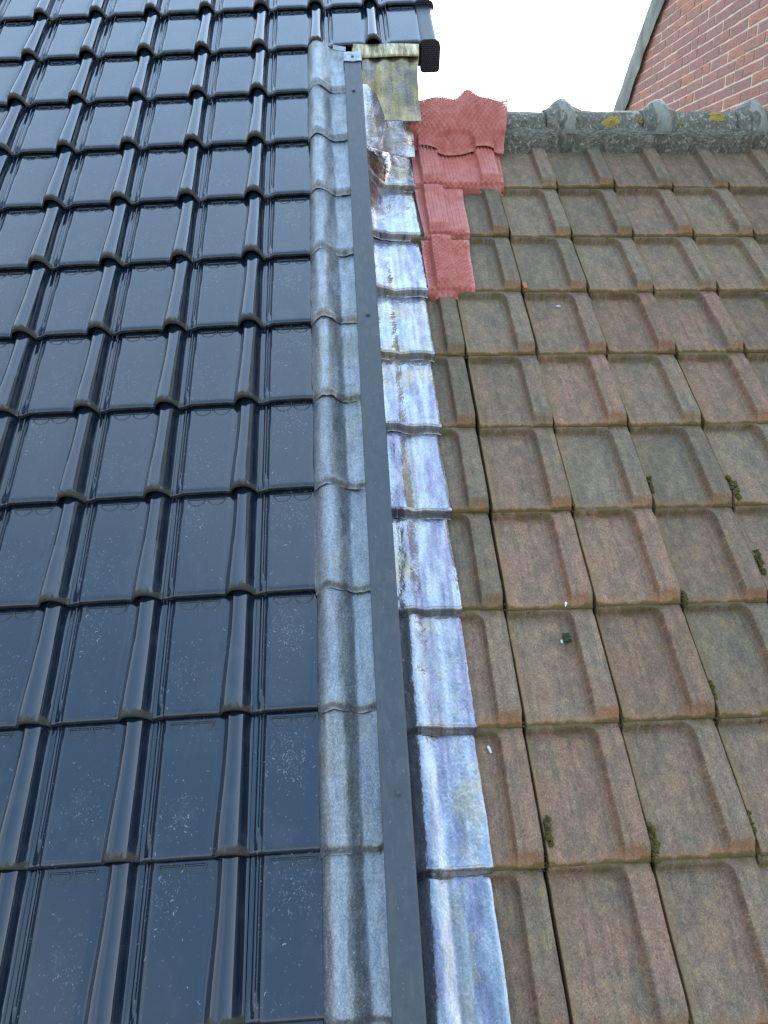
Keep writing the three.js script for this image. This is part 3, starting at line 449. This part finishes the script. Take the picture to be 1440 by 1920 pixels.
{ const yb = s => 172 + 54 * sm(0.12, 0.44, s) + 0.8 * Math.sin(s * 9), dz = (s, y) => { const t = sm(85, 226, y); return -0.012 - t * (0.02 + 0.050 * sm(0, 0.55, s)) + 0.016 * (fbm(s * 3 + 2, y * 0.022, 80, 3) - 0.5) * sm(90, 130, y); };
  const [g, p] = pixSheet(30, 30, (s, t) => { const y = mix(yb(s), 84, t); return [mix(660, mix(791, 784, sm(0, 0.35, t)) + 1.2 * Math.sin(y * 0.08), s), y, dz(s, y)]; }, 0.0022, [720, 225, -0.1], 0.36, 0.13);
  const grp = new THREE.Group(); grp.position.copy(p); grp.quaternion.copy(FL.q); part(grp, g, M.leadGold, 'sheet');
  const [g2] = pixSheet(40, 8, (s, t) => { const y = mix(108 - 3 * s, 82, t) + 0.8 * Math.sin(s * 7); return [mix(662, 785.5, s), y, -0.002 + 0.004 * Math.sin(s * 23) * (1 - t) + (t < 0.1 ? -0.004 : 0)]; }, 0.0025, [720, 225, -0.1], 0.2, 0.77); part(grp, g2, M.leadBand, 'folded_band');
  add(grp, 'lead_apron', 'golden tarnished lead apron hanging below the overhanging black tiles', 'lead flashing');
}
// small scrap of lead tucked under the black tile beside the cap
{ const [g, p] = pixSheet(8, 4, (s, t) => [mix(624, 648, s), mix(92 + 5 * s, 84 + 4 * s, t), 0.012 + 0.003 * Math.sin(s * 5)], 0.002, [636, 90, 0], 0.3, 0.2); const m = new THREE.Mesh(g, M.leadDull); m.position.copy(p); m.quaternion.copy(FL.q); add(m, 'lead_scrap', 'small lead offcut tucked under the black tile beside the strip cap', 'lead flashing'); }

// ------------------------------------------------------------------ red flashing mesh
function claySurf(u, v) {                                         // dressed surface of clay tiles and ridge
  const i = Math.floor((v - RV0) / RG), y = v - (RV0 + i * RG), x = ((u - RU0) % RW + RW) % RW; let h = clayProfile(x, y) - RT * y / RG;
  return h;
}
function ridgeSurf(u, v) { const dv = v - vAx, r = rRidge + 0.014 + 0.040 * Math.exp(-Math.pow((u - FR.pix(863, 200).x) / 0.034, 2)) * sm(-0.085, 0.0, dv); return Math.abs(dv) < r ? hAx + Math.sqrt(r * r - dv * dv) : -1; }
function redMesh(vLow, vTop, uL, uRr, seed, groove, opts) {
  const nu = Math.ceil(Math.abs(uRr(0) - uL(0)) / 0.0021), nv = Math.ceil(Math.abs(vTop(0.5) - vLow(0.5)) / (groove && !opts.mixed ? 0.006 : 0.0026)), o = [uL(0), vLow(0)];
  const g = sheet(nu, nv, (a, b) => {
    const q = a / nu, t = b / nv, u0 = mix(uL(t), uRr(t), q), v = mix(vLow(q), vTop(q), t);
    let h = opts.surf(u0, v) + 0.007 + (opts.lift || 0) + (opts.top || 0) * sm(0.75, 0.95, t); h += 0.006 * (fbm(u0 * 22, v * 22, seed, 3) - 0.5); { const pt = 2 * Math.PI / 0.0135, gr = 0.5 + 0.5 * Math.cos(u0 * pt), dm = (0.5 + 0.5 * Math.cos((u0 + v) * pt * 0.72)) * (0.5 + 0.5 * Math.cos((u0 - v) * pt * 0.72)) * 1.5; const k = opts.mixed ? sm(0.045, 0.03, v - vLow(q)) : groove ? 0 : 1; const em = sm(0, 0.1, q) * sm(1, 0.9, q) * sm(0, 0.06, t) * sm(1, 0.94, t); h += (0.15 + 0.85 * em) * mix(0.0048 * gr, 0.0060 * dm, k) + (opts.fold || 0) * (fbm(u0 * 11 + 3, v * 7, seed + 2, 3) - 0.5) + (opts.fold || 0) * 0.5 * Math.sin(u0 * 38 + v * 14) * sm(0, 0.06, v - vLow(q)); }
    const lip = 1 - sm(0, opts.lipLen || 0.03, v - vLow(q)); h -= (opts.lip || 0) * lip * lip * (0.7 + 0.6 * fbm(q * 5, seed, 3, 3));
    if (opts.bulge) h += opts.bulge * Math.sin(Math.PI * Math.min(1, (v - vLow(q)) / 0.07)) * (v - vLow(q) < 0.07 ? 1 : 0);
    return [u0 - o[0], v - o[1], h];
  }, (a, b, p) => [p[0] / 0.15, p[1] / 0.15], 0.002);
  const m = new THREE.Mesh(g, M.red); m.position.copy(FR.at(o[0], o[1])); m.quaternion.copy(FR.q); return m;
}
{ const U = (x, y) => FR.pix(x, y, 0.012).x, Vy = (x, y) => FR.pix(x, y, 0.012).y;
  const soft = (u, v) => Math.max(claySurf(u, v), claySurf(u + 0.006, v), claySurf(u - 0.006, v));
  add(redMesh(q => Vy(800, 443 + 4 * Math.sin(q * 6)) - 0.004, () => Vy(800, 349), t => U(mix(797, 778, t), mix(443, 352, t)), t => U(mix(883, 868, t), mix(443, 352, t)), 3, true, { surf: soft, lip: 0.020, lift: 0.004, mixed: true, top: 0.014 }), 'mesh_flashing', 'red embossed mesh strip on the second clay row below the ridge', 'flashing mesh', 'red flashing mesh patches');
  add(redMesh(q => Vy(840, 546 + 4 * Math.sin(q * 5)) - 0.004, () => Vy(800, 446), t => U(mix(803, 790, t), mix(540, 446, t)), t => U(mix(892, 880, t), mix(540, 446, t)), 4, false, { surf: soft, lip: 0.022, lift: 0.004, top: 0.014 }), 'mesh_flashing', 'red embossed mesh patch farthest down the roof, ending in a crumpled corner', 'flashing mesh', 'red flashing mesh patches');
  add(redMesh(q => Vy(860, 349) - 0.006 + 0.004 * Math.sin(q * 11), () => Vy(860, 268), t => U(mix(778, 770, t), mix(349, 268, t)), t => U(mix(946, 936, t), mix(349, 268, t)), 5, true, { surf: soft, lip: 0.022, lift: 0.005, mixed: true }), 'mesh_flashing', 'red mesh with straight grooves moulded over two clay tiles under the ridge', 'flashing mesh', 'red flashing mesh patches');
  const rs = (u, v) => Math.max(soft(u, v) + 0.012, ridgeSurf(u, v), mix(soft(u, v), 0.05, sm(vMortar - 0.03, vAx - 0.06, v)) + 0.012);
  add(redMesh(q => Vy(860, 287) + 0.015 * Math.cos((q - 0.1) * 9.5) + 0.01 + 0.012 * (fbm(q * 9, 3, 5, 3) - 0.5), () => vAx + rRidge * 0.93, t => U(mix(768, 768, t), mix(280, 215, t)), t => U(mix(943, 945, t), mix(280, 215, t)), 6, false, { surf: rs, lip: 0.006, lipLen: 0.01, fold: 0.014, lift: 0.012 }), 'mesh_flashing', 'crumpled red mesh draped over the ridge end with a pointed peak', 'flashing mesh', 'red flashing mesh patches');
}

// ------------------------------------------------------------------ brick gable of the taller neighbour
{ const fwd = FR.v.clone().setY(0).normalize(), out = V3(-fwd.z * -1, 0, fwd.x * -1);                     // away from the lens / wall normal towards the clay roof
  const side = V3(fwd.z, 0, -fwd.x);                              // left-hand normal
  const P0 = CAM.clone().add(toW(V3(2.1, 0.75 * 4.5 * 0.0 + (960 - 150) / F * 4.5, 4.5)));
  const nrm = side.dot(V3(-1, 0, 0)) > 0 ? side : side.clone().negate();
  const hit = (x, y) => { const r = toW(V3(x - 720, 960 - y, F)); const t = P0.clone().sub(CAM).dot(nrm) / r.dot(nrm); const p = CAM.clone().addScaledVector(r, t).sub(P0); return [p.dot(fwd), p.y + P0.y]; };
  const a = hit(1160, 205), b = hit(1232, 0); const slope = (b[1] - a[1]) / (b[0] - a[0]); const vergeY = s => a[1] + (s - a[0]) * slope;
  const house3 = new THREE.Group(); house3.position.copy(P0).setY(0);
  const B = new THREE.Matrix4().makeBasis(fwd, V3(0, 1, 0), fwd.clone().cross(V3(0, 1, 0))); const zs = fwd.clone().cross(V3(0, 1, 0)).dot(nrm) > 0 ? 1 : -1;
  house3.quaternion.setFromRotationMatrix(B);
  const s0 = -2.4, s1 = a[0] + 1.6; const sh = new THREE.Shape(); sh.moveTo(s0, 0); sh.lineTo(s1, 0); sh.lineTo(s1, vergeY(s1)); sh.lineTo(s0, vergeY(s0)); sh.closePath();
  const wg = new THREE.ExtrudeGeometry(sh, { depth: 0.2, bevelEnabled: false }); wg.translate(0, 0, zs > 0 ? -0.2 : 0);
  const wall = part(house3, wg, M.joint, 'wall');
  const R = rng(33), bl = 0.21, bh = 0.0515, jt = 0.013; const geos = [];
  for (let k = 0; k < 6; k++) { const g = new THREE.BoxGeometry(1, 1, 1, 3, 1, 1); const p = g.attributes.position; for (let q = 0; q < p.count; q++) { const x = p.getX(q), y = p.getY(q), z = p.getZ(q); const key = Math.round(x * 9) * 31 + Math.round(y * 2) * 7; p.setXYZ(q, x + 0.020 * (hsh(key, k, 1) - 0.5), y + 0.10 * (hsh(key, k, 2) - 0.5), z + (z * zs > 0 ? 0.1 * (hsh(key, k, 3) - 0.5) : 0)); } g.computeVertexNormals(); geos.push(g); }
  const yBase = hit(1440, 230)[1] - 0.35; let cnt = 0;
  const seen = (x, y) => { const p = P0.clone().addScaledVector(fwd, x).setY(y).project(camera); const X = (p.x + 1) * 720, Y = (1 - p.y) * 960; return X < 1500 && Y > -70 && Y < 235; };
  for (let r = 0; r < 46; r++) for (let c = -6; c < 24; c++) {
    const y = yBase + r * (bh + jt), x0 = c * (bl + jt) + (r % 2) * 0.112 + (R() - 0.5) * 0.012, col = R(), gi = Math.floor(R() * 6), zo = R(), hd = R() < 0.07;
    const xEnd = Math.min(x0 + bl, a[0] + (y + bh + 0.025 - a[1]) / slope), len = xEnd - x0;
    if (len < 0.03 || !seen(x0, y + bh / 2) || cnt >= 300) continue;
    const lay = (q, l, mt) => { const m = part(wall, geos[gi], mt, 'brick', V3(q + l / 2, y + bh / 2 + (zo - 0.5) * 0.003, zs * (-0.0075 + 0.003 * zo))); m.scale.set(l, bh, 0.02); cnt++; };
    if (hd && len > 0.2) { lay(x0, 0.1, M.brick[Math.floor(zo * 5)]); lay(x0 + 0.1 + jt, len - 0.1 - jt, M.brick[Math.floor(col * 5)]); } else lay(x0, len, M.brick[Math.floor(col * 5)]);
  }
  // ragged pale mortar fillet along the sloping edge
  const n = 90; const fg = sheet(n, 6, (i, j) => { const s = mix(s0, s1, i / n), q = j / 6; const w = 0.17 + 0.10 * fbm(s * 9, 2, 3, 4); const y = vergeY(s) + 0.012 - q * w * 1.25 + 0.012 * (fbm(s * 22, q * 3, 6, 3) - 0.5); return [s, y, zs * (0.028 + 0.022 * Math.sin(Math.PI * (0.2 + 0.75 * q)) + 0.016 * (fbm(s * 16, q * 4, 4, 3) - 0.5))]; }, (i, j) => [i * 0.12, j * 0.06], 0.0);
  part(house3, fg, M.verdigris, 'verge_mortar');
  const rg = new THREE.Shape(); rg.moveTo(s0, vergeY(s0) - 0.03); rg.lineTo(s1, vergeY(s1) - 0.03); rg.lineTo(s1, vergeY(s1) + 0.02); rg.lineTo(s0, vergeY(s0) + 0.02); rg.closePath();
  const rge = new THREE.ExtrudeGeometry(rg, { depth: 3, bevelEnabled: false }); rge.translate(0, 0, zs > 0 ? -2.97 : -0.03); part(house3, rge, M.ridge, 'roof');
  add(house3, 'terraced_house', 'taller brick house whose red gable rises behind the clay ridge', 'house');
}

// ------------------------------------------------------------------ small things on the clay roof
function clump(name, label, px, py, len, wid, seed, mat, cat, ang, group, h0 = 0.008) {
  const R = rng(seed), gs = [], c = FR.pix(px, py, 0.008); const n = 46;
  for (let k = 0; k < n; k++) { const t = R() - 0.5, r = (0.0022 + 0.0035 * R()) * (wid / 0.012); const g = new THREE.IcosahedronGeometry(r, 1); const p = g.attributes.position; for (let q = 0; q < p.count; q++) { const f = 0.7 + 0.7 * hsh(Math.round(p.getX(q) * 1e5), Math.round(p.getY(q) * 1e5), k); p.setXYZ(q, p.getX(q) * f, p.getY(q) * f, p.getZ(q) * f); } g.computeVertexNormals(); g.translate((R() - 0.5) * wid, t * len, (R() - 0.6) * wid * 0.8); gs.push(g); }
  const m = new THREE.Mesh(mergeGeometries(gs), mat); m.position.copy(FR.at(c.x, c.y, h0)); m.quaternion.copy(FR.q).multiply(new THREE.Quaternion().setFromAxisAngle(V3(0, 0, 1), ang)); return add(m, name, label, cat, group);
}
for (const [x, y, l, w, s] of [[1222, 905, 0.05, 0.010, 1], [1378, 912, 0.07, 0.016, 2], [1428, 1050, 0.07, 0.010, 3], [1286, 1118, 0.035, 0.010, 4], [1030, 1555, 0.06, 0.011, 5], [1228, 1580, 0.07, 0.014, 6], [1338, 1290, 0.05, 0.008, 7], [1412, 1545, 0.05, 0.010, 8], [1072, 935, 0.03, 0.008, 9]])
  clump('moss_clump', 'green moss cushion growing in the joint between two clay tiles', x, y, l, w, s, M.moss, 'moss', 0.0, 'moss cushions in the tile joints', 0.0);
clump('moss_clump', 'dark round moss tuft on a clay pan beside a white dropping', 1066, 1192, 0.015, 0.013, 31, M.mossDark, 'moss', 0, undefined, -0.006);
function fleck(name, label, cat, px, py, sx, sy, mat, seed, h, ang = 0, group) {
  const g = new THREE.IcosahedronGeometry(1, 2), p = g.attributes.position; for (let q = 0; q < p.count; q++) { const f = 0.65 + 0.7 * vn(p.getX(q) * 1.7 + seed, p.getY(q) * 1.7, p.getZ(q)); p.setXYZ(q, p.getX(q) * f * sx, p.getY(q) * f * sy, p.getZ(q) * f * 0.003); } g.computeVertexNormals();
  const c = FR.pix(px, py, h), m = new THREE.Mesh(g, mat); m.position.copy(FR.at(c.x, c.y, h)); m.quaternion.copy(FR.q).multiply(new THREE.Quaternion().setFromAxisAngle(V3(0, 0, 1), ang)); add(m, name, label, cat, group);
}
fleck('bird_dropping', 'white bird dropping just below the dark moss tuft', 'dropping', 1054, 1203, 0.004, 0.004, M.white, 1, -0.012);
fleck('bird_dropping', 'white dropping on the tile pan beside the lead, below the ninth lead edge', 'dropping', 918, 1405, 0.0035, 0.008, M.white, 2, -0.018, 0.4);
fleck('bird_dropping', 'white dropping on a tile lip above the dark moss tuft', 'dropping', 1061, 1133, 0.003, 0.007, M.white, 3, 0.003, -0.3);
fleck('bird_dropping', 'tiny white dropping in a pan of the third full clay row', 'dropping', 1047, 574, 0.007, 0.003, M.white, 4, -0.014);
fleck('bird_dropping', 'pair of pale splashes beside the rib of a grey clay tile', 'dropping', 1058, 1030, 0.009, 0.004, M.white, 5, -0.010, 0.3);
fleck('tile_shard', 'small bright orange clay shard lodged at a tile joint', 'shard', 984, 535, 0.008, 0.014, M.orange, 6, 0.006, 0.2);

renderer.render(scene, camera);
